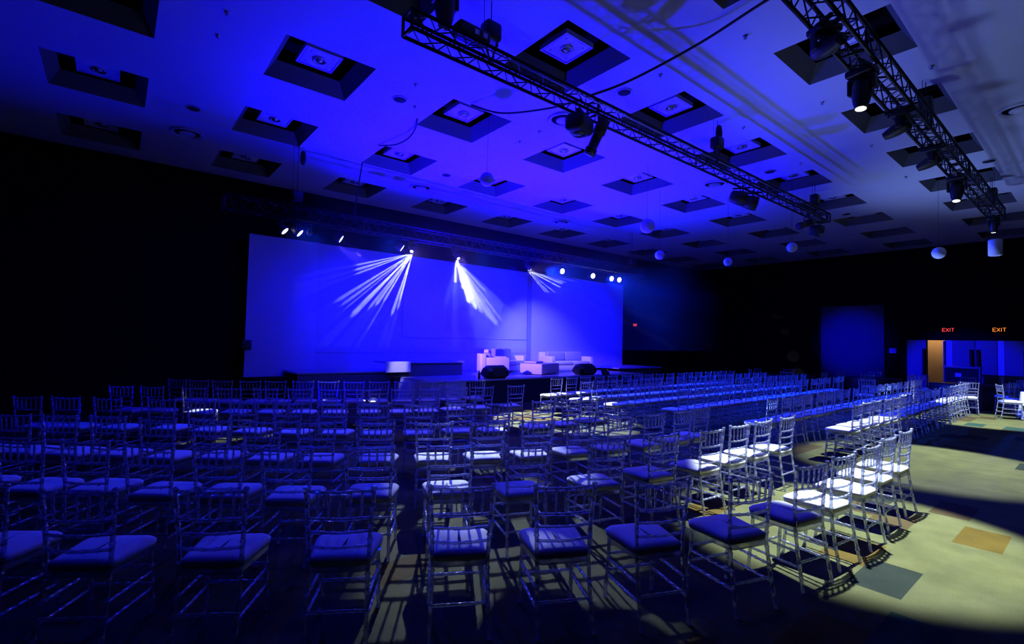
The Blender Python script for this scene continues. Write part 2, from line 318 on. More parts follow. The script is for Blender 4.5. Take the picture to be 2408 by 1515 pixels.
for i, j, x, y in coff:
    if i < -1 and j < 2 or j < -1: continue
    if i < -1: continue
    t = thing('recessed_downlight', (x, y, 6.20), f'square downlight in ceiling recess, {ordinal(i+1)} from left, {ROWN[j]}', 'ceiling light', group='square downlights in the ceiling recesses')
    for nm, me in (('tray', m_pan), ('frame', m_pf), ('lamp_ring', m_ring), ('bulb', m_bulb)):
        o = bpy.data.objects.new(nm, me); C.objects.link(o); o.parent = t
# four hanger rods hidden above each tray belong to the slab; round air diffusers, sensors, sprinklers
for k, (x, y, wd) in enumerate([(6.4, 6.47, 'beside the front truss'), (11.93, 6.48, 'beyond the front truss'), (1.0, 12.13, 'near the left end of the stage wall'), (6.4, 12.01, 'above the middle of the stage'), (11.93, 12.1, 'above the right part of the stage'), (11.95, 0.95, 'beyond the rear truss')]):
    t = thing('air_diffuser', (x, y, CEIL), f'round ringed air diffuser in the ceiling {wd}', 'air vent', group='round air diffusers in the ceiling')
    o = MB().lathe([(0.31, 0.0), (0.31, -0.03), (0.28, -0.045), (0.25, -0.012), (0.235, -0.010)], 32, cap=False).build('outer_cone', M['ceiling'], t)
    MB().lathe([(0.245, -0.006), (0.243, -0.008), (0.005, -0.009)], 32).build('back_plate', M['black'], t)
    MB().lathe([(0.15, -0.012), (0.15, -0.035), (0.125, -0.05), (0.10, -0.02), (0.085, -0.045), (0.005, -0.05)], 28).build('inner_cone', M['ceiling'], t)
for k, (x, y, wd) in enumerate([(6.43, 5.09, 'behind the front truss'), (0.96, 10.72, 'over the left seats'), (6.39, 10.66, 'in front of the stage'), (12.01, 5.14, 'far along the front truss'), (3.71, 7.83, 'above the middle seats'), (14.77, 1.68, 'by the far end of the rear truss'), (17.56, 5.21, 'past the end of the front truss')]):
    t = thing('ceiling_speaker', (x, y, CEIL), f'small round dark speaker set in the ceiling {wd}', 'speaker', group='small round ceiling speakers')
    MB().lathe([(0.13, 0.0), (0.13, -0.012), (0.11, -0.016)], 24).build('bezel', M['ceiling'], t)
    MB().lathe([(0.108, -0.016), (0.10, -0.022), (0.004, -0.024)], 24).build('grille', M['skirt'], t)
sprk = [(0.96, 7.21), (0.95, 7.86), (3.68, 7.19), (4.04, 7.89), (6.43, 7.8), (6.4, 7.16), (6.45, 3.08), (9.21, 3.08), (9.19, 4.42), (11.97, 4.45), (11.98, 2.37), (11.95, 3.1), (14.72, 3.12), (9.2, 1.64), (6.42, 4.39)]
sm_ = MB(); sm_.lathe([(0.035, 0), (0.03, -0.012), (0.012, -0.02), (0.01, -0.04), (0.024, -0.043), (0.004, -0.046)], 12)
m_sp = sm_.mesh('sprinkler', M['chrome'])
for x, y in sprk:
    o = bpy.data.objects.new('sprinkler_head', m_sp); C.objects.link(o); o.location = (x, y, CEIL)
    tag(o, 'small pendent sprinkler head dotted on the white ceiling', 'sprinkler', 'small sprinkler heads on the ceiling')

# right wall: paler panel added to shape the blue light patch, doors, signs
struct('trim_1', MB().box(XR-0.06, XR, 6.2, 8.61, 0, 3.72), M['wallpanel'])
def door_leaf(name, y0, y1, handle_y, lab):
    t = tag(thing(name, (XR, (y0+y1)/2, 0), None, None), None, None, kind='structure')
    hw = (y1-y0)/2
    l = MB().box(-0.05, -0.005, -hw+0.004, hw-0.004, 0.01, DH, bev=0.004).build('leaf', M['door'], t)
    hy = handle_y-(y0+y1)/2
    h = MB(); h.tube([(-0.05, hy, 0.85), (-0.11, hy, 0.88), (-0.12, hy, 1.2), (-0.12, hy, 1.5), (-0.11, hy, 1.78), (-0.05, hy, 1.82)], 0.03, 10); h.build('handle', M['fixture'], t)
    MB().box(-0.054, -0.05, hy-0.06, hy+0.06, 0.8, 1.86).build('handle_plate', M['black'], t)
    return t
door_leaf('door_1', 4.81, 5.44, 4.88, '')
door_leaf('door_2', 3.37, 4.01, 3.46, '')
door_leaf('door_3', 2.76, 3.36, 3.27, '')
door_leaf('door_4', 1.95, 2.56, 2.02, '')
struct('trim_2', MB().box(XR-0.03, XR, 4.02, 4.21, 0, DH), M['white'])
struct('trim_3', MB().box(XR-0.03, XR, 2.57, 2.75, 0, DH), M['white'])
# corridor seen through the open door
cor = MB(); cor.box(27.6, 27.7, 3.2, 6.6, 0, 2.6); cor.box(XR+0.2, 27.6, 3.1, 3.2, 0, 2.6); cor.box(XR+0.2, 27.6, 6.6, 6.7, 0, 2.6)
struct('wall_corridor', cor, M['corridor'])
struct('ceiling_corridor', MB().box(XR+0.2, 27.7, 3.1, 6.7, 2.6, 2.7), M['ceiling'])
struct('floor_corridor', MB().box(XR, 27.7, 3.1, 6.7, -0.1, 0.0), M['carpet'])
dl = tag(thing('door_5', (XR+0.02, 4.26, 0), None, None, rz=0), None, None, kind='structure')
md = Matrix.Rotation(math.radians(-12), 4, 'Z')
MB().box(0.0, 0.60, 0.0, 0.045, 0.01, DH-0.02, mtx=md).build('leaf', M['door'], dl)
h = MB(); h.tube([md @ Vector(p) for p in ((0.5, 0.05, 0.85), (0.5, 0.11, 0.9), (0.5, 0.12, 1.5), (0.5, 0.11, 1.78), (0.5, 0.05, 1.82))], 0.02, 10); h.build('handle', M['chrome'], dl)
o = MB().lathe([(0.14, 0), (0.14, -0.04), (0.10, -0.05), (0.005, -0.052)], 24).build('corridor_ceiling_lamp', M['lens'], loc=(26.9, 4.9, 2.6))
tag(o, 'small bright round ceiling lamp in the corridor behind the open door', 'ceiling light')
L = bpy.data.lights.new('corridor_light', 'POINT'); L.energy = 9; L.color = (1.0, 0.5, 0.16); L.shadow_soft_size = 0.12
lo = bpy.data.objects.new('corridor_light', L); C.objects.link(lo); lo.location = (26.9, 4.9, 2.4)

def letters(txt, hgt, wid, gap, r, mtx):
    S = {'E': [[(0, 0), (0, 1)], [(0, 0), (1, 0)], [(0, .5), (.85, .5)], [(0, 1), (1, 1)]], 'X': [[(0, 0), (1, 1)], [(0, 1), (1, 0)]],
         'I': [[(.5, 0), (.5, 1)]], 'T': [[(0, 1), (1, 1)], [(.5, 0), (.5, 1)]]}
    mb = MB(); x = 0
    for ch in txt:
        wch = wid*(0.35 if ch == 'I' else 1)
        for st in S[ch]: mb.tube([mtx @ Vector((x + a*wch, 0, b*hgt)) for a, b in st], r, 6)
        x += wch + gap
    return mb
def exit_sign(loc, rz, m, label, s=1.0):
    t = thing('exit_sign', loc, label, 'sign', rz, 'exit signs above the doors')
    MB().box(-0.24*s, 0.24*s, 0, 0.05, -0.11*s, 0.11*s, bev=0.008).build('housing', M['black'], t)
    wd = 0.085*s; tot = wd*3.35 + 0.022*s*3
    letters('EXIT', 0.13*s, wd, 0.022*s, 0.0085*s, T(-tot/2, -0.006, -0.065*s)).build('lettering', m, t)
exit_sign((XR-0.05, 4.13, 2.62), -PI/2+PI*0, M['red'], 'red lit EXIT sign above the orange lit doorway')
exit_sign((XR-0.05, 2.69, 2.62), -PI/2, M['orange'], 'orange lit EXIT sign above the double doors furthest right')
exit_sign((19.7, YF-0.06, 2.72), 0, M['red'], 'small pinkish EXIT sign beside the right edge of the stage backdrop', 0.8)
t = thing('notice_board', (XR-0.02, 5.92, 1.75), 'small pale blue notice plate on the wall left of the doors', 'sign', -PI/2)
MB().box(-0.12, 0.12, 0.0, 0.02, -0.10, 0.10).build('plate', M['white'], t)
MB().box(-0.10, 0.10, -0.003, 0.0, 0.03, 0.06).box(-0.10, 0.10, -0.003, 0.0, -0.03, 0.0).build('printed_lines', M['door'], t)
t = thing('direction_sign', (XR-0.03, 9.22, 5.6), 'dim black sign with two arrow squares high on the wall', 'sign', -PI/2)
MB().box(-0.38, 0.38, 0.0, 0.06, -0.16, 0.16).build('housing', M['black'], t)
ar = MB()
for cx in (-0.19, 0.19):
    s_ = -1 if cx > 0 else 1
    ar.tube([(cx-0.13, -0.01, -0.11), (cx+0.13, -0.01, -0.11), (cx+0.13, -0.01, 0.11), (cx-0.13, -0.01, 0.11), (cx-0.13, -0.01, -0.11)], 0.008, 6)
    ar.tube([(cx-0.05*s_, -0.01, 0.07), (cx+0.05*s_, -0.01, 0.0), (cx-0.05*s_, -0.01, -0.07)], 0.014, 6)
ar.build('arrow', M['wallpanel'], t)

# ------------------------------------------------------------------ truss
def truss(name, x0, x1, y, z, s, label, seg=0.42):
    t = thing(name, (x0, y, z), label, 'truss')
    ln = x1-x0; h = s/2; ch = MB(); di = MB()
    cor_ = [(-h, -h), (h, -h), (h, h), (-h, h)]
    for a, b in cor_:
        ch = MB(); ch.tube([(0, a, b), (ln, a, b)], 0.022, 10); ch.build('chord', M['truss'], t)
    n = int(ln/seg); st = ln/n
    for k in range(n):
        X0, Xm, X1 = k*st, (k+.5)*st, (k+1)*st
        for q in range(4):
            a = cor_[q]; b = cor_[(q+1) % 4]
            di.tube([(X0, *a), (Xm, *b)], 0.0085, 6, False); di.tube([(Xm, *b), (X1, *a)], 0.0085, 6, False)
    di.build('lattice_braces', M['truss'], t)
    e = MB()
    for X in [0, ln] + [k*3.0 for k in range(1, int(ln/3)+1)]:
        e = MB()
        e.tube([(X, *cor_[q % 4]) for q in range(5)], 0.02, 8); e.build('section_joint', M['truss'], t)
    return t
FT = dict(y=4.79, z=5.24); RT = dict(y=1.80, z=5.24)
tr = truss('lighting_truss', 2.33, 14.55, FT['y'], FT['z'], 0.21, 'long black lattice truss crossing the middle of the ceiling, front one')
cd_ = MB(); cd_.tube([(0.3, -0.14, 0.03), (11.8, -0.14, 0.03)], 0.009, 6); cd_.build('silver_rail', M['chrome'], tr)
truss('lighting_truss', 3.3, 17.1, RT['y'], RT['z'], 0.26, 'black lattice truss at upper right carrying white spotlights')
truss('lighting_truss', 1.6, 15.4, TRY, 4.50, 0.29, 'dark truss above the stage front carrying the blue spotlights', 0.5)

def hoist(x, y, ztruss, label, bag=True):
    t = thing('chain_hoist', (x, y, ztruss), label, 'hoist', group='chain hoists holding the trusses')
    MB().box(-0.11, 0.11, -0.09, 0.09, 0.12, 0.34, bev=0.03).build('motor_body', M['fixture'], t)
    h_ = MB(); h_.tube([(0.0, 0, 0.34), (0.0, 0, CEIL-ztruss)], 0.006, 6); h_.build('chain', M['truss'], t)
    h_ = MB(); h_.tube([(-0.09, 0.02, 0.3), (-0.10, 0.02, CEIL-ztruss)], 0.004, 6); h_.build('safety_wire', M['truss'], t)
    h_ = MB(); h_.tube([(-0.1, 0, 0.12), (0, 0, -0.15), (0.1, 0, 0.12)], 0.018, 6); h_.build('sling', M['rubber'], t)
    if bag:
        b_ = MB(); b_.lathe([(0.02, 0.0), (0.05, -0.03), (0.062, -0.14), (0.058, -0.24), (0.03, -0.31), (0.004, -0.32)], 14, T(0.10, 0.02, CEIL-ztruss-0.06)); b_.build('chain_bag', M['rubber'], t)
hoist(8.55, 4.60, 5.33, 'chain hoist with hanging black chain bag at the middle of the front truss')
hoist(3.45, 4.79, 5.37, 'chain hoist at the near left end of the front truss', False)
hoist(13.7, 4.75, 5.36, 'chain hoist at the far right end of the front truss', False)
hoist(16.3, 1.80, 5.40, 'chain hoist at the far end of the rear truss', False)
hoist(9.7, 1.80, 5.40, 'chain hoist at the middle of the rear truss', False)
hoist(3.0, 11.33, 4.66, 'chain hoist with black bag above the left end of the stage truss')
hoist(14.9, 11.33, 4.66, 'chain hoist above the right end of the stage truss', False)

def moving_head(x, y, ztop, tilt, pan, lit, label, s=1.0, group='moving head spotlights on the trusses'):
    """hangs from a truss: base, yoke with two arms, barrel; local origin at the clamp"""
    t = thing('moving_head_light', (x, y, ztop), label, 'spotlight', pan, group)
    MB().box(-0.17*s, 0.17*s, -0.13*s, 0.13*s, -0.13*s, -0.03*s, bev=0.02*s).build('base', M['fixture'], t)
    cl = MB(); cl.box(-0.10*s, -0.06*s, -0.16, 0.16, -0.03*s, 0.02); cl.box(0.06*s, 0.10*s, -0.16, 0.16, -0.03*s, 0.02); cl.build('clamp', M['truss'], t)
    yk = MB()
    yk.box(-0.155*s, 0.155*s, -0.05*s, 0.05*s, -0.17*s, -0.13*s, bev=0.008*s)
    for q in (-1, 1): yk.box(q*0.155*s-0.02*s, q*0.155*s+0.02*s, -0.05*s, 0.05*s, -0.36*s, -0.14*s, bev=0.01*s)
    yk.build('yoke', M['fixture'], t)
    mt = Matrix.Translation((0, 0, -0.32*s)) @ Matrix.Rotation(tilt, 4, 'X')
    br = MB(); br.lathe([(0.05*s, 0.17*s), (0.10*s, 0.15*s), (0.122*s, 0.05*s), (0.122*s, -0.08*s), (0.10*s, -0.20*s), (0.078*s, -0.27*s), (0.078*s, -0.29*s)], 20, mt); bo = br.build('barrel', M['fixture'], t)
    ln = MB(); ln.lathe([(0.066*s, -0.292*s), (0.055*s, -0.298*s), (0.004*s, -0.302*s)], 18, mt)
    ln.build('lens', M['lens'] if lit else M['darklens'], bo)
    return t
zt = RT['z']-0.17
def aim(src, dst):   # returns tilt, pan so that the barrel's -z points from src to dst
    d = Vector(dst)-Vector(src); pan = math.atan2(d.x, -d.y) if (abs(d.x)+abs(d.y)) > 1e-6 else 0
    return -math.atan2(math.hypot(d.x, d.y), -d.z), pan
def head(x, y, z, target, lit, label, s=0.82, group='moving head spotlights on the trusses'):
    tl, pn = aim((x, y, z-0.32*s), target)
    return moving_head(x, y, z, tl, pn, lit, label, s, group)
head(6.62, RT['y'], zt, (5.9, 1.9, 0), True, 'largest lit black moving head spotlight hanging from the rear truss, nearest')
head(5.45, RT['y'], zt, (4.6, 0.4, 4.6), False, 'unlit moving head at the top edge on the rear truss', 0.75)
head(8.25, RT['y'], zt, (8.3, 3.6, 4.2), False, 'unlit moving head second along the rear truss from the lit big one', 0.7)
head(10.1, RT['y'], zt, (10.2, 3.6, 4.2), False, 'unlit moving head halfway along the rear truss', 0.7)
head(12.05, RT['y'], zt, (10.9, 1.9, 0), True, 'lit moving head hanging from the rear truss between halfway and far end')
head(16.45, RT['y'], zt, (17.2, 2.1, 0), True, 'lit moving head at the far end of the rear truss', 0.62)
zf = FT['z']-0.15
t = thing('effect_projector', (5.05, FT['y'], zf), 'large black faceted effect lamp under the front truss', 'spotlight', 0.3)
MB().box(-0.20, 0.20, -0.15, 0.15, -0.30, -0.04, bev=0.06).build('body', M['fixture'], t)
MB().box(-0.06, 0.06, -0.03, 0.03, -0.05, 0.06).build('clamp', M['truss'], t)
MB().lathe([(0.09, -0.30), (0.09, -0.315), (0.004, -0.32)], 20).build('lens', M['darklens'], t)
def profile_spot(x, y, z, target, label):
    tl, pn = aim((x, y, z-0.18), target)
    t = thing('profile_spotlight', (x, y, z), label, 'spotlight', pn, 'profile spotlights on the front truss')
    b = MB(); b.tube([(-0.10, 0, -0.18), (-0.10, 0, -0.02), (0.10, 0, -0.02), (0.10, 0, -0.18)], 0.012, 6); b.box(-0.025, 0.025, -0.025, 0.025, -0.02, 0.08); b.build('bracket', M['truss'], t)
    mt = Matrix.Translation((0, 0, -0.18)) @ Matrix.Rotation(tl, 4, 'X')
    MB().lathe([(0.05, 0.20), (0.09, 0.18), (0.095, -0.02), (0.075, -0.04), (0.07, -0.26), (0.088, -0.27), (0.088, -0.36)], 20, mt).build('barrel', M['fixture'], t)
    MB().lathe([(0.078, -0.362), (0.04, -0.368), (0.004, -0.37)], 18, mt).build('lens', M['darklens'], t)
    k = MB()
    for q in (-1, 1): k.tube([mt @ Vector((q*0.07, 0, -0.05)), mt @ Vector((q*0.15, 0, -0.05))], 0.012, 6)
    k.build('shutter_knobs', M['fixture'], t)
profile_spot(5.42, FT['y']-0.05, zf, (4.9, 5.4, 3.0), 'black profile spotlight hanging steeply down beside the faceted effect lamp')
profile_spot(13.35, FT['y'], zf, (8.0, 6.2, 3.0), 'black profile spotlight tilted far left at the end of the front truss')
def par(x, y, z, target, label, lm, s=1.0, group='spotlights on the stage truss', name='par_can'):
    tl, pn = aim((x, y, z), target)
    t = thing(name, (x, y, z), label, 'spotlight', pn, group)
    b = MB(); b.tube([(-0.11*s, 0, 0), (-0.11*s, 0, 0.16*s), (0.11*s, 0, 0.16*s), (0.11*s, 0, 0)], 0.01, 6); b.box(-0.02, 0.02, -0.02, 0.02, 0.16*s, 0.24); b.box(-0.02, 0.02, -0.17, 0.17, 0.20, 0.225); b.build('bracket', M['truss'], t)
    mt = Matrix.Rotation(tl, 4, 'X')
    hsg = MB().lathe([(0.04*s, 0.16*s), (0.08*s, 0.14*s), (0.10*s, 0.02*s), (0.10*s, -0.06*s)], 18, mt).build('housing', M['fixture'], t)
    MB().lathe([(0.088*s, -0.062*s), (0.05*s, -0.068*s), (0.004, -0.07*s)], 18, mt).build('lens', lm, hsg)
    return t
for k, (x, tgt) in enumerate(((9.9, (12.5, 1, 3.5)), (10.4, (12.5, 1, 3.5)), (14.1, (16, 1, 3.8)))):
    par(x, FT['y'], FT['z']-0.40, tgt, ['left one of two squat unlit lamps under the front truss', 'right one of two squat unlit lamps under the front truss', 'squat unlit lamp at the very end of the front truss'][k], M['darklens'], 1.5, 'squat wash lamps on the front truss', 'wash_light')
head(2.8, FT['y']+0.02, 5.98, (2.8, 4.7, 3), False, 'black lamp body standing up above the near end of the front truss', 0.95)
t = thing('distribution_box', (3.15, FT['y']-0.02, FT['z']+0.10), 'black cable box lying on the near end of the front truss', 'box')
MB().box(-0.22, 0.22, -0.10, 0.10, 0.02, 0.17, bev=0.03).build('case', M['fixture'], t)
MB().box(0.10, 0.16, -0.108, -0.10, 0.06, 0.12).box(-0.02, 0.04, -0.108, -0.10, 0.06, 0.12).build('socket', M['chrome'], t)
# stage truss lamps
LBL = [('leftmost lit blue spotlight above the stage backdrop', 2.74, (4.4, 10.4, 2.4), 'b'), ('second lit blue spotlight from the left above the backdrop', 3.05, (4.9, 10.4, 2.4), 'b'),
       ('third small dim blue spotlight from the left above the backdrop', 3.30, (5.0, 9.0, 0), 'd'), ('fourth lit blue spotlight from the left above the backdrop', 3.96, (6.0, 10.4, 2.8), 'b'),
       ('lit blue spotlight just left of the widest white ray fan', 5.51, (7.4, 10.4, 2.8), 'b'), ('brightest lit spotlight right of the third ray fan', 11.23, (10.2, 4.0, 2.5), 'w'),
       ('lit spotlight second from the right group above the backdrop', 12.72, (11.2, 4, 2.5), 'w'), ('small lit spotlight left one of the rightmost pair', 13.71, (12, 4, 2.5), 'w'), ('rightmost lit spotlight above the backdrop', 14.14, (12.5, 4, 2.5), 'w')]
for lab, x, tg, kd in LBL: par(x, TRY, TRZ, tg, lab, {'b': M['bluelens'], 'd': M['darklens'], 'w': M['lens']}[kd], 1.0 if kd != 'd' else 0.6)
for lab, x, tg in (('lit moving head whose ray fan spreads left across the backdrop', 5.86, (3.4, 8.2, 0.3)), ('lit moving head whose broad rays fall to the right in the middle', 7.17, (7.6, 7.6, 0)), ('lit moving head with thin rays spreading right above the sofas', 9.76, (12.8, 10.4, 0.3))):
    h_ = head(x, TRY, TRZ+0.22, tg, True, lab, 0.6, 'ray fan moving heads on the stage truss')
def uplight(p, tgt, label):  # body for the added ceiling fill lamps
    tl, pn = aim(p, tgt); z = p[2]-0.09
    t = thing('led_uplight', (p[0], p[1], 0), label, 'spotlight', pn, 'LED uplights on the floor')
    b = MB(); b.tube([(-0.11, 0, z), (-0.11, 0, 0.015), (0.11, 0, 0.015), (0.11, 0, z)], 0.01, 6); b.box(-0.13, 0.13, -0.09, 0.09, 0, 0.02); b.build('floor_stand', M['truss'], t)
    mt = Matrix.Translation((0, 0, z)) @ Matrix.Rotation(tl, 4, 'X')
    h_ = MB().lathe([(0.04, 0.12), (0.08, 0.10), (0.09, 0.02), (0.09, -0.05)], 18, mt).build('housing', M['fixture'], t)
    MB().lathe([(0.08, -0.052), (0.05, -0.056), (0.004, -0.058)], 18, mt).build('lens', M['darklens'], h_)
for k, (p, tgt, e, c) in enumerate(FILL_UP): uplight(p, tgt, f'small black LED uplight on the floor before the stage, {ordinal(k)} of five')
for k, (p, tgt, e) in enumerate(FILL_UP2): uplight(p, tgt, ['small black LED uplight on the aisle floor behind the bright lit chairs', 'small black LED uplight between the second and third straight rows'][k])

def ceil_at(x, y):
    for _, _, cx, cy_ in coff:
        a, b = HX-abs(x-cx), HY-abs(y-cy_)
        if a > 0 and b > 0: return 6.42 if min(a, b) > 0.15 else CEIL+0.24*min(a, b)/0.15+0.01
    return CEIL
# ------------------------------------------------------------------ cables and hanging globes
def cable(pts, r, label):
    P_ = [Vector(p) for p in pts]; out = []
    for i in range(len(P_)-1):
        p0, p1, p2, p3 = P_[max(i-1, 0)], P_[i], P_[i+1], P_[min(i+2, len(P_)-1)]
        for k in range(8):
            u = k/8; out.append(0.5*((2*p1) + (p2-p0)*u + (2*p0-5*p1+4*p2-p3)*u*u + (3*p1-p0-3*p2+p3)*u**3))
    out.append(P_[-1]); mb = MB(); mb.tube(out, r, 8)
    tag(mb.build('cable', M['rubber']), label, 'cable')
cable([(5.72, 1.7, 5.90), (5.79, 2.55, 5.87), (5.86, 3.44, 5.8), (5.55, 4.3, 5.55), (5.17, 4.80, 5.37)], 0.017, 'thick black cable sagging under the ceiling from the top edge to the front truss')
cable([(5.17, 4.88, 5.37), (5.19, 5.59, 5.5), (4.99, 6.55, 5.7), (4.74, 7.12, 5.97)], 0.016, 'black cable sagging from the front truss to a ceiling recess')
cable([(4.30, 8.30, 5.98), (4.42, 8.6, 5.94), (4.47, 8.99, 5.88), (4.42, 9.47, 5.88), (4.27, 10.0, 5.98)], 0.014, 'short black cable looped between two ceiling recesses')
cable([(4.42, 11.26, 5.99), (4.34, 11.13, 5.7), (4.27, 11.12, 5.2), (4.25, 11.2, 4.65)], 0.014, 'thin black cable dropping from a ceiling recess to the stage truss')
for lab, x, y, z, r in (('dark hanging paper globe in front of a ceiling recess above mid room', 5.26, 7.32, 4.8, 0.13), ('dark hanging globe left of the far end of the front truss', 9.36, 6.70, 4.5, 0.165),
                     ('blue lit hanging globe low beside the backdrop corner', 11.28, 7.67, 4.2, 0.125), ('smallest violet hanging globe left of the pale blue one', 13.52, 6.93, 4.2, 0.12),
                     ('pale blue hanging globe under the far ceiling recesses', 12.55, 4.85, 4.2, 0.12), ('oval pale blue hanging globe above the far doors', 15.66, 2.69, 4.2, 0.145)):
    t = thing('hanging_globe', (x, y, z), lab, 'lantern', group='round globes hanging from the ceiling')
    n = 20
    MB().loft([[Vector((r*math.sin(PI*(a+0.5)/14)*math.cos(2*PI*k/n), r*math.sin(PI*(a+0.5)/14)*math.sin(2*PI*k/n), r*math.cos(PI*(a+0.5)/14))) for k in range(n)] for a in range(13, -1, -1)]).build('globe', M['globe'], t)
    h_ = MB(); h_.tube([(0, 0, r), (0, 0, ceil_at(x, y)-z)], 0.003, 5); h_.build('thread', M['rubber'], t)
t = thing('hanging_cylinder_lantern', (15.7, 1.70, 4.20), 'pale greenish cylinder lantern hanging above the furthest right doors', 'lantern')  # cylinder added in place of a patch of light on the wall
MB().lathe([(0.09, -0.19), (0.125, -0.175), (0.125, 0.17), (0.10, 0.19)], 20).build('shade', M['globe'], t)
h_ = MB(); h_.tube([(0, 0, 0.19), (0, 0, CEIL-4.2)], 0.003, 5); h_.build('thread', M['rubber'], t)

# ------------------------------------------------------------------ stage
SZ = 0.72
YS = 14.40
t = thing('stage_platform', (6.3, 11.0, 0), 'long main stage platform with dark front skirt and glossy floor', 'stage')
MB().box(0, 8.9, 0, YS-11.0-0.05, SZ-0.04, SZ).build('deck', M['stage'], t)
MB().box(1.1, 8.9, 0.02, 0.05, 0, SZ-0.04).build('front_skirt', M['skirt'], t)
MB().box(0.0, 1.1, 0.02, 0.05, 0, SZ-0.04).build('white_skirt', M['white'], t)
MB().box(0.0, 0.03, 0.05, YS-11.05, 0, SZ-0.04).build('side_skirt', M['white'], t)
MB().box(8.87, 8.9, 0.05, YS-11.05, 0, SZ-0.04).build('side_skirt', M['skirt'], t)
t = thing('stage_riser', (3.6, 13.0, 0), 'low riser at the left of the stage with a pale top edge', 'stage')
MB().box(0, 2.7, 0, YS-13.05, SZ+0.12, SZ+0.16).build('deck', M['stage'], t); MB().box(0.02, 2.68, 0.02, 0.05, 0, SZ+0.12).build('front_skirt', M['wallpanel'], t)
t = thing('presentation_block', (5.82, 12.62, SZ), 'white rectangular block standing left of centre on the stage', 'block')
MB().box(0, 0.75, 0.0, 0.05, 0.14, 0.44).build('front_panel', M['white'], t)
MB().box(0, 2.6, 0.05, 0.9, 0.385, 0.43).build('table_top', M['stage'], t); MB().box(0.72, 2.55, 0.08, 0.12, 0, 0.385).build('dark_front', M['wallpanel'], t)
MB().box(0.02, 0.72, 0.05, 0.10, 0.0, 0.14).build('plinth', M['skirt'], t)
t = thing('stage_riser', (15.3, 12.2, 0), 'low stage extension at the right side running past the backdrop', 'stage')
MB().box(0, 2.9, 0, 1.9, SZ+0.08, SZ+0.12).build('deck', M['stage'], t); MB().box(0.02, 2.88, 0.02, 0.05, 0, SZ+0.08).build('front_skirt', M['skirt'], t)
t = thing('black_masking_box', (2.7, 13.6, 0), 'black masking flat under the left end of the backdrop', 'stage')
MB().box(0, 2.2, 0, 0.6, 0, 0.71).build('front_flat', M['black'], t)
# backdrop: wings and projection screen
BT = 4.50
t = thing('stage_backdrop', (2.66, YS, 0), 'huge blue lit cloth backdrop behind the stage', 'backdrop')
MB().box(0, 1.80, 0, 0.06, SZ-0.02, BT).build('left_wing', M['screen'], t)
MB().box(9.95, 15.65, 0, 0.06, SZ-0.02, BT).build('right_wing', M['screen'], t)
MB().box(1.80, 9.95, 0.03, 0.07, SZ-0.02, BT).build('centre_cloth', M['screenb'], t)
MB().box(4.5, 9.75, -0.005, 0.03, 1.86, BT-0.02).build('projection_panel', M['screenb'], t)
MB().box(9.78, 9.98, -0.02, 0.0, 0.75, BT-0.1).build('fabric_return', M['leatherg'], t)
MB().box(1.8, 9.9, 0.02, 0.035, 1.34, 1.355).build('seam', M['leatherg'], t)
t = thing('wall_speaker', (2.62, YS-0.25, 1.42), 'small black speaker at the left edge of the backdrop', 'speaker')
MB().box(-0.10, 0.14, -0.1, 0.1, 0, 0.26, bev=0.03).build('cabinet', M['fixture'], t); MB().box(-0.03, 0.03, 0.1, 0.3, 0.10, 0.16).build('bracket', M['truss'], t)

def sofa(loc, rz, W, D, H, label, name='sofa', seats=2, arms=(1, 1), backc=True, SH=0.36):
    t = thing(name, loc, label, 'sofa' if seats > 1 else 'armchair', rz)
    aw = 0.17
    MB().box(-W/2+aw, W/2-aw, -D/2+0.02, D/2-0.18, 0.07, SH-0.10, bev=0.02).build('base', M['leather'], t)
    MB().box(-W/2, W/2, D/2-0.18, D/2, 0.07, H, bev=0.03).build('back', M['leather'], t)
    for q, on in zip((-1, 1), arms):
        if on: MB().box(min(q*W/2, q*(W/2-aw)), max(q*W/2, q*(W/2-aw)), -D/2, D/2-0.17, 0.07, 0.56, bev=0.02).build('armrest', M['leather'], t)
    sw = (W-2*aw)/seats
    for k in range(seats):
        x0 = -W/2+aw+k*sw
        MB().box(x0+0.005, x0+sw-0.005, -D/2, D/2-0.18, SH-0.10, SH+0.03, bev=0.03).build('seat_cushion', M['leather'], t)
        if backc: MB().box(x0+0.01, x0+sw-0.01, D/2-0.36, D/2-0.16, SH+0.03, H+0.03, bev=0.05).build('back_cushion', M['leatherg'], t)
    for a in (-1, 1):
        for b in (-1, 1): MB().box(a*(W/2-0.12)-0.025, a*(W/2-0.12)+0.025, b*(D/2-0.12)-0.025, b*(D/2-0.12)+0.025, 0, 0.07).build('leg', M['fixture'], t)
    return t
sofa((9.42, 12.55, SZ), math.radians(62), 1.05, 0.9, 0.66, 'white block armchair at the left of the stage group seen from its side', 'armchair', 1)
sofa((10.72, 13.55, SZ), math.radians(28), 1.75, 0.85, 0.78, 'white two seat sofa at the back of the stage group behind the left armchair')
sofa((13.15, 12.95, SZ), math.radians(-8), 1.95, 0.85, 0.70, 'white two seat sofa at the right of the stage group')
t = thing('ottoman', (11.2, 12.25, SZ), 'low white block ottoman in the middle of the stage furniture', 'ottoman', math.radians(22))
MB().box(-0.70, 0.70, -0.40, 0.40, 0.02, 0.36, bev=0.02).build('body', M['leather'], t); MB().box(-0.5, 0.05, -0.1, 0.36, 0.36, 0.43, bev=0.03).build('cushion', M['leather'], t)
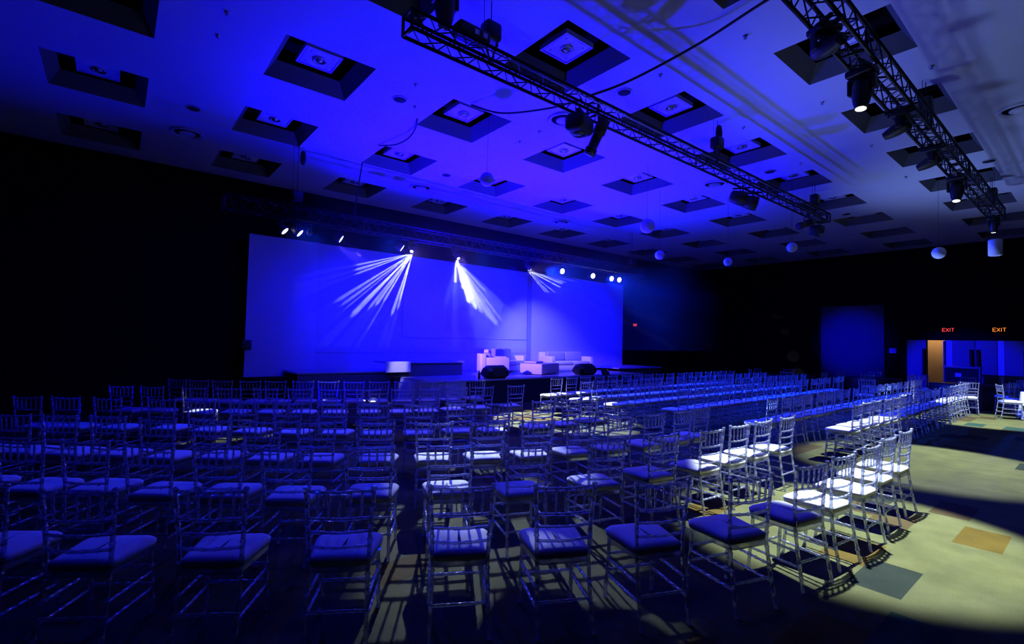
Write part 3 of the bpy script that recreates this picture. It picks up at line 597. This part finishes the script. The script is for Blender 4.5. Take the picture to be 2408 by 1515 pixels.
def monitor(x, y, rz, label):
    t = thing('stage_monitor', (x, y, SZ), label, 'speaker', rz, 'black wedge monitors on the stage edge')
    pr = [(-0.20, 0.0), (0.20, 0.0), (0.24, 0.10), (0.10, 0.36), (-0.12, 0.38), (-0.26, 0.22)]
    rings = []
    for X, s_ in ((-0.34, 0.55), (-0.22, 1.0), (0.22, 1.0), (0.34, 0.55)):
        rings.append([Vector((X, a*1.0, 0.19+(b-0.19)*s_)) for a, b in pr])
    mb = MB(); mb.loft(rings, smooth=False); mb.build('cabinet', M['fixture'], t)
    MB().box(-0.2, 0.2, -0.01, 0.0, 0.06, 0.30, mtx=Matrix.Translation((0, -0.262, 0.02)) @ Matrix.Rotation(0.0, 4, 'X')).build('grille', M['skirt'], t)
monitor(8.55, 11.28, math.radians(-8), 'black wedge monitor on the stage edge in front of the armchair')
monitor(12.35, 11.30, math.radians(-12), 'black wedge monitor on the stage edge right of the sofas')
t = thing('music_stand', (12.6, 10.6, 0), 'black slanted music stand before the stage right of the monitors', 'stand')
h_ = MB(); h_.tube([(0, 0, 0.02), (0, 0, 0.72)], 0.018, 8)
h_.build('pole', M['fixture'], t)
MB().box(-0.17, 0.17, -0.012, 0.012, -0.16, 0.2, mtx=Matrix.Translation((0, -0.02, 0.80)) @ Matrix.Rotation(math.radians(-40), 4, 'X') @ Matrix.Rotation(0.3, 4, 'Y')).build('desk', M['fixture'], t)
for k in range(3):
    a = 2*PI*k/3; h_ = MB(); h_.tube([(0, 0, 0.22), (0.22*math.cos(a), 0.22*math.sin(a), 0.01)], 0.012, 6); h_.build('leg', M['fixture'], t)
t = thing('water_bottle', (8.05, 11.35, SZ), 'tiny dark bottle on the stage edge left of the monitor', 'bottle')
MB().lathe([(0.035, 0), (0.037, 0.02), (0.037, 0.14), (0.014, 0.18), (0.014, 0.21)], 14).build('body', M['fixture'], t); MB().lathe([(0.017, 0.21), (0.017, 0.23), (0.01, 0.232)], 12).build('cap', M['door'], t)

# ------------------------------------------------------------------ haze hanging over the stage front
hm = bpy.data.materials.new('stage_haze'); hm.use_nodes = True; nt = hm.node_tree
nt.nodes.remove(nt.nodes['Principled BSDF']); vsn = nt.nodes.new('ShaderNodeVolumeScatter'); vsn.inputs['Density'].default_value = 0.035; vsn.inputs['Anisotropy'].default_value = 0.35
nt.links.new(vsn.outputs[0], nt.nodes['Material Output'].inputs['Volume'])
hg = nt.nodes.new('ShaderNodeTexCoord'); hn = nt.nodes.new('ShaderNodeTexNoise'); hn.inputs['Scale'].default_value = 0.55; hn.inputs['Detail'].default_value = 1.5
nt.links.new(hg.outputs['Object'], hn.inputs['Vector'])
hr = nt.nodes.new('ShaderNodeMapRange'); hr.inputs[1].default_value = 0.36; hr.inputs[2].default_value = 0.66; hr.inputs[3].default_value = 0.004; hr.inputs[4].default_value = 0.011
nt.links.new(hn.outputs['Fac'], hr.inputs[0]); nt.links.new(hr.outputs[0], vsn.inputs['Density'])
hz = MB().box(2.72, 16.6, 8.6, YS-0.02, 1.6, 4.7).build('stage_haze', hm); tag(hz, 'thin haze hanging in the air over the stage', 'haze', kind='stuff')

# visible shafts: dense streaks of haze in the path of the gobo lamps
sm2 = bpy.data.materials.new('lit_haze_streak'); sm2.use_nodes = True; nt = sm2.node_tree
nt.nodes.remove(nt.nodes['Principled BSDF']); v2 = nt.nodes.new('ShaderNodeVolumeScatter'); v2.inputs['Anisotropy'].default_value = 0.2; v2.inputs['Density'].default_value = 0.42
nt.links.new(v2.outputs[0], nt.nodes['Material Output'].inputs['Volume'])
def fan(src, ends, r1, label):
    mb = MB(); S_ = Vector(src)
    for k, e in enumerate(ends):
        E_ = Vector(e[:3]); wd = e[3] if len(e) > 3 else 1.0
        mb.tube([S_ + (E_-S_)*u for u in (0.03, 0.35, 0.7, 0.93, 1.0)], [0.012*wd, 0.35*r1*wd, 0.7*r1*wd, 0.85*r1*wd, 0.2*r1*wd], 8)
    tag(mb.build('haze_streaks', sm2), label, 'haze', kind='stuff')
fan((5.86, TRY, TRZ-0.12), F1, 0.052, 'white ray fan of lit haze spreading to the left across the backdrop')
fan((7.17, TRY, TRZ-0.12), F2, 0.085, 'broad white rays of lit haze falling to the right in the middle')
fan((9.76, TRY, TRZ-0.12), F3, 0.045, 'thin white rays of lit haze above the sofas')
for k, (a_, b_, wd) in enumerate((((11.23, TRY, 4.08), (11.26, 11.4, 3.68), 2.0), ((12.72, TRY, 4.08), (12.55, 11.4, 3.8), 1.2), ((13.71, TRY, 4.08), (13.70, 11.4, 3.92), 0.9), ((14.14, TRY, 4.08), (14.02, 11.4, 3.85), 1.1),
        ((2.74, TRY, 4.10), (3.12, 11.5, 3.62), 1.1), ((3.05, TRY, 4.08), (3.50, 11.5, 3.55), 1.1), ((3.96, TRY, 4.14), (4.6, 11.5, 3.8), 1.1), ((5.51, TRY, 4.10), (5.95, 11.5, 3.85), 0.9))):
    fan(a_, [(*b_, wd)], 0.08, f'short glowing haze streak under the {ordinal(k)} spotlight of the stage truss')

# ------------------------------------------------------------------ chairs
def bamboo(mb, pts, r, step=0.105, n=8, kn=1.32, mtx=None):
    """a turned rod with raised rings like bamboo joints"""
    P_ = [Vector(p) for p in pts]; seg = [(P_[i+1]-P_[i]).length for i in range(len(P_)-1)]; L_ = sum(seg)
    def at(s):
        for i, l in enumerate(seg):
            if s <= l or i == len(seg)-1: return P_[i].lerp(P_[i+1], min(1, s/l))
            s -= l
    m = max(1, round(L_/step)); st = L_/m; out = []
    for k in range(m):
        s0 = k*st
        if k: out += [(s0-0.007, r), (s0-0.003, r*kn), (s0+0.003, r*kn), (s0+0.007, r)]
        else: out += [(0, r)]
        out += [(s0+st/2, r*0.94)]
    out += [(L_, r)]
    mb.tube([at(min(L_, s)) for s, _ in out], [q for _, q in out], n, True, mtx)
def outline(hwf, hwb, yb, yf, ins=0.0, n=7):
    pts = []; R_ = [0.07, 0.07, 0.05, 0.05]
    cs = [(hwf-ins, yf-ins), (-(hwf-ins), yf-ins), (-(hwb-ins), yb+ins), (hwb-ins, yb+ins)]
    for k, (x, y) in enumerate(cs):
        r = R_[k]; cx = x-math.copysign(r, x); cy_ = y-r if k < 2 else y+r
        for q in range(n):
            a = math.radians(90*k + 90*q/(n-1)); pts.append(Vector((cx+r*math.cos(a), cy_+r*math.sin(a), 0)))
    return pts
def rear_pts(q): return [(q*0.180, -0.255, 0.0), (q*0.172, -0.215, 0.22), (q*0.168, -0.185, 0.44), (q*0.176, -0.190, 0.62), (q*0.194, -0.215, 0.90)]
def rail_pts(z):
    hw = 0.168 + (z-0.44)*0.056; yb = -0.185 - (z-0.44)*0.062
    return [(-hw, yb, z), (-hw*0.5, yb-0.014, z-0.002), (0, yb-0.02, z-0.004), (hw*0.5, yb-0.014, z-0.002), (hw, yb, z)]
def cushion_mb(n=7):
    rings = []
    for z, ins in ((0.447, 0.012), (0.452, 0.0), (0.482, -0.004), (0.497, 0.010), (0.506, 0.04), (0.511, 0.09), (0.513, 0.14)):
        rings.append([Vector((p.x, p.y, z)) for p in outline(0.208, 0.178, -0.195, 0.205, ins, n)])
    mb = MB(); mb.loft(rings); mb.sm[-1] = True; return mb
def frame_mb(n=7):
    o_ = outline(0.203, 0.176, -0.20, 0.20, 0, n); i_ = outline(0.203, 0.176, -0.20, 0.20, 0.035, n)
    mb = MB(); mb.loft([[Vector((p.x, p.y, 0.415)) for p in o_], [Vector((p.x, p.y, 0.446)) for p in o_], [Vector((p.x, p.y, 0.446)) for p in i_], [Vector((p.x, p.y, 0.415)) for p in i_]], closed=True, smooth=False)
    return mb
def rods(n=8):
    R_ = []
    for q in (-1, 1):
        def leg_r(mb, q=q): bamboo(mb, rear_pts(q), 0.0135, 0.10, n); mb.lathe([(0.0135, 0.898), (0.018, 0.904), (0.018, 0.914), (0.009, 0.922)], max(6, n), T(q*0.194, -0.215))
        def leg_f(mb, q=q): bamboo(mb, [(q*0.188, 0.195, 0.0), (q*0.182, 0.172, 0.25), (q*0.178, 0.160, 0.42)], 0.0135, 0.10, n)
        R_ += [('leg', leg_r), ('leg', leg_f)]
    R_.append(('top_rail', lambda mb: bamboo(mb, rail_pts(0.893), 0.0125, 0.075, n)))
    for z in (0.735, 0.655, 0.567): R_.append(('crossbar', lambda mb, z=z: bamboo(mb, rail_pts(z), 0.0098, 0.068, n)))
    for k in range(5):
        u = (k-2)/3.0
        def sp_(mb, u=u):
            a = 0.168+(0.735-0.44)*0.056; b = 0.168+(0.893-0.44)*0.056
            bamboo(mb, [(u*a, -0.203-0.018*(1-u*u), 0.735), (u*b, -0.213-0.018*(1-u*u), 0.893)], 0.0075, 0.055, max(6, n-2))
        R_.append(('spindle', sp_))
    for z in (0.20,): R_.append(('stretcher', lambda mb, z=z: bamboo(mb, [(-0.174, -0.218, z), (0.174, -0.218, z)], 0.0095, 0.07, n)))
    for z in (0.20, 0.31): R_.append(('stretcher', lambda mb, z=z: bamboo(mb, [(-0.183, 0.175, z), (0.183, 0.175, z)], 0.0095, 0.07, n)))
    for q in (-1, 1):
        for z in (0.17, 0.28): R_.append(('stretcher', lambda mb, z=z, q=q: bamboo(mb, [(q*0.176, -0.22, z), (q*0.184, 0.178, z)], 0.0095, 0.07, n)))
    return R_
HI = [('seat_frame', frame_mb().mesh('seat_frame', M['resin'])), ('cushion', cushion_mb().mesh('cushion', M['cushion']))]
for nm, fn in rods(10):
    mb = MB(); fn(mb); HI.append((nm, mb.mesh(nm, M['resin'])))
def merged(n, fr):
    mb = MB()
    for nm, fn in rods(n): fn(mb)
    f = frame_mb(fr); mb.add(f.v, f.f); return mb
LO = [('frame', merged(6, 4).mesh('frame', M['resin'])), ('cushion', cushion_mb(4).mesh('cushion', M['cushion']))]
NCH = 0
def chair(mx, my, yaw_deg, label, group, hi, from_rail=True, cat='chair'):
    """mx, my: the middle of the top rail; yaw: direction of the rail"""
    global NCH
    a = math.radians(yaw_deg); fx, fy = -math.sin(a), math.cos(a)
    x, y = (mx + fx*0.215, my + fy*0.215) if from_rail else (mx, my)
    t = thing('banquet_chair', (x, y, 0), label, cat, a, group)
    for nm, me in (HI if hi else LO):
        o = bpy.data.objects.new(nm, me); C.objects.link(o); o.parent = t
    NCH += 1
    return t
ROWS = {
1: [(0.99, 11.61, -46), (1.31, 11.26, -44), (1.66, 10.95, -39), (2.1, 10.69, -35), (2.51, 10.48, -33), (2.97, 10.25, -30), (3.38, 9.99, -29), (3.81, 9.74, -26), (4.26, 9.54, -23), (4.72, 9.34, -20), (5.24, 9.20, -14), (5.76, 9.06, -9), (6.38, 9.05, -7)],
2: [(0.12, 10.47, -40), (0.52, 10.16, -40), (1.06, 9.7, -39), (1.53, 9.39, -38), (2.02, 9.07, -35), (2.49, 8.77, -33), (2.95, 8.47, -30), (3.47, 8.2, -26), (3.99, 7.94, -21), (4.45, 7.78, -16), (5.0, 7.73, -12), (5.57, 7.66, -8), (6.32, 7.61, -6)],
3: [(-0.88, 9.26, -40), (-0.48, 9.0, -41), (-0.04, 8.62, -42), (0.53, 8.22, -42), (0.94, 7.77, -42), (1.38, 7.37, -42), (1.83, 6.98, -41), (2.31, 6.64, -37), (2.75, 6.29, -33), (3.26, 6.0, -29), (3.83, 5.82, -22), (4.33, 5.6, -16), (5.09, 5.47, -10), (5.66, 5.42, -7), (6.3, 5.44, -3)],
4: [(-1.18, 7.74, -43), (-0.80, 7.38, -43), (-0.42, 7.04, -43), (-0.02, 6.72, -43), (0.38, 6.29, -43), (0.82, 5.99, -42), (1.23, 5.62, -40), (1.67, 5.26, -36), (2.17, 4.92, -33), (2.7, 4.61, -29), (3.22, 4.35, -24), (3.77, 4.13, -19), (4.31, 3.97, -15), (4.88, 3.85, -10), (5.45, 3.75, -6), (6.05, 3.71, -3), (6.55, 3.72, -1)],
5: [(-1.0, 6.02, -40), (-0.56, 5.61, -40), (-0.15, 5.3, -40), (0.25, 4.9, -39), (0.68, 4.55, -37), (1.1, 4.16, -35), (1.66, 3.86, -32), (2.25, 3.56, -26), (2.78, 3.17, -21), (3.54, 2.94, -17), (4.26, 2.82, -11), (4.96, 2.7, -6), (5.54, 2.69, -4), (6.11, 2.68, -2), (6.73, 2.65, -1)],
6: [(-0.60, 4.13, -36), (-0.12, 3.69, -34), (0.47, 3.3, -33), (1.07, 2.89, -32), (1.69, 2.53, -30), (2.23, 2.18, -27), (2.8, 1.86, -22), (3.45, 1.59, -17), (4.18, 1.47, -12), (4.78, 1.44, -6), (5.46, 1.42, -3), (6.12, 1.45, -2), (6.80, 1.46, -2)],
}
RN = {6: 'row nearest the camera', 5: 'second row from the camera', 4: 'third row from the camera', 3: 'fourth row from the camera', 2: 'fifth row from the camera', 1: 'curved row nearest the stage'}
for r in (6, 5, 4, 3, 2, 1):
    for k, (x, y, a) in enumerate(ROWS[r]):
        chair(x, y, a, f'clear resin chair, {ordinal(k)} from the left in the {RN[r]}', 'clear chairs in the curved rows', r >= 3)
RR = [(2.61, 9.27, 18.3, 0.53, 'near straight row beyond the aisle'), (3.68, 8.77, 19.2, 0.53, 'second straight row beyond the aisle'), (5.45, 8.9, 18.2, 0.56, 'third straight row beyond the aisle'),
      (6.60, 8.5, 18.2, 0.56, 'fourth straight row beyond the aisle'), (7.65, 8.45, 17.6, 0.56, 'fifth straight row beyond the aisle'), (8.68, 8.48, 17.4, 0.55, 'straight row nearest the stage')]
for y, x0, x1, st, nm in RR:
    n = int((x1-x0)/st)+1
    for k in range(n):
        jit = random.uniform(-0.03, 0.03)
        chair(x0+k*st, y+jit, random.uniform(-3, 3), f'clear resin chair, {ordinal(k)} from the aisle in the {nm}', 'clear chairs in the straight rows', False)

# round tables with chairs at the far right
def round_table(x, y, dark, label, r=0.88):
    t = thing('round_table', (x, y, 0), label, 'table', 0, 'round banquet tables at the far right')
    MB().lathe([(r-0.02, 0.705), (r-0.01, 0.71), (r-0.01, 0.73), (r-0.02, 0.735)], 36).build('tabletop', M['white'], t)
    MB().lathe([(0.32, 0.0), (0.30, 0.03), (0.05, 0.06), (0.045, 0.70)], 20).build('pedestal', M['fixture'], t)
    n = 72; rings = []
    for z, f in ((0.737, 0.02), (0.737, 1.0), (0.70, 1.012), (0.30, 1.03), (0.02, 1.05)):
        amp = 0.0 if z > 0.72 else 0.035*(0.74-z)/0.72
        rings.append([Vector(((r*f+amp*math.cos(12*2*PI*k/n))*math.cos(2*PI*k/n), (r*f+amp*math.cos(12*2*PI*k/n))*math.sin(2*PI*k/n), z)) for k in range(n)])
    mb = MB(); mb.loft(rings, cap=False); c_ = mb.build('tablecloth', M['dcloth'] if dark else M['tcloth'])
    c_.location = (x, y, 0.003)
    tag(c_, label.replace('round table', 'tablecloth hanging over the round table'), 'tablecloth', 'tablecloths at the far right')
TB = [(20.3, 8.0, True, 'dark round table furthest back near the stage side', [20, 75, 130, 200, 260]),
      (22.0, 5.75, True, 'dark round table in front of the notice plate', [10, 60, 190, 250, 310]),
      (21.3, 3.05, True, 'dark round table in front of the open orange door', [5, 60, 120, 240, 300]),
      (19.2, 0.75, False, 'white round table at the right edge of the view', [60, 115, 165]),
      (23.9, 1.1, True, 'dark round table in the far right corner', [30, 95, 150, 205, 270])]
for x, y, dk, lab, angs in TB:
    round_table(x, y, dk, lab)
    for k, a in enumerate(angs):
        aa = math.radians(a); px, py = x+math.cos(aa)*1.15, y+math.sin(aa)*1.15
        if px > XR-0.4: continue
        chair(px, py, a+90, f'clear resin chair, {ordinal(k)} around the {lab}', 'clear chairs around the round tables', False, from_rail=False)
# single chairs standing beyond the straight rows
for k, (x, y, a) in enumerate([(18.95, 2.62, -75), (19.55, 2.75, -70), (17.0, 4.55, 100)]):
    chair(x, y, a, ['clear resin chair turned sideways past the end of the near straight row', 'clear resin chair turned sideways, second past the near straight row', 'clear resin chair turned sideways between the second and third straight rows'][k], 'clear chairs around the round tables', False)
t = thing('registration_desk', (23.8, 3.5, 0), 'dark desk with a blue edged frame in front of the doors', 'desk')
MB().box(-0.03, 0.5, -0.46, 0.46, 0, 1.18).build('body', M['skirt'], t)
MB().box(-0.06, 0.53, -0.50, 0.50, 1.18, 1.24).build('top', M['door'], t); MB().box(-0.06, -0.02, -0.50, -0.46, 0, 1.18).build('edge_post', M['door'], t)
MB().box(-0.045, -0.032, 0.0, 0.17, 0.86, 1.0).build('label_plate', M['white'], t)
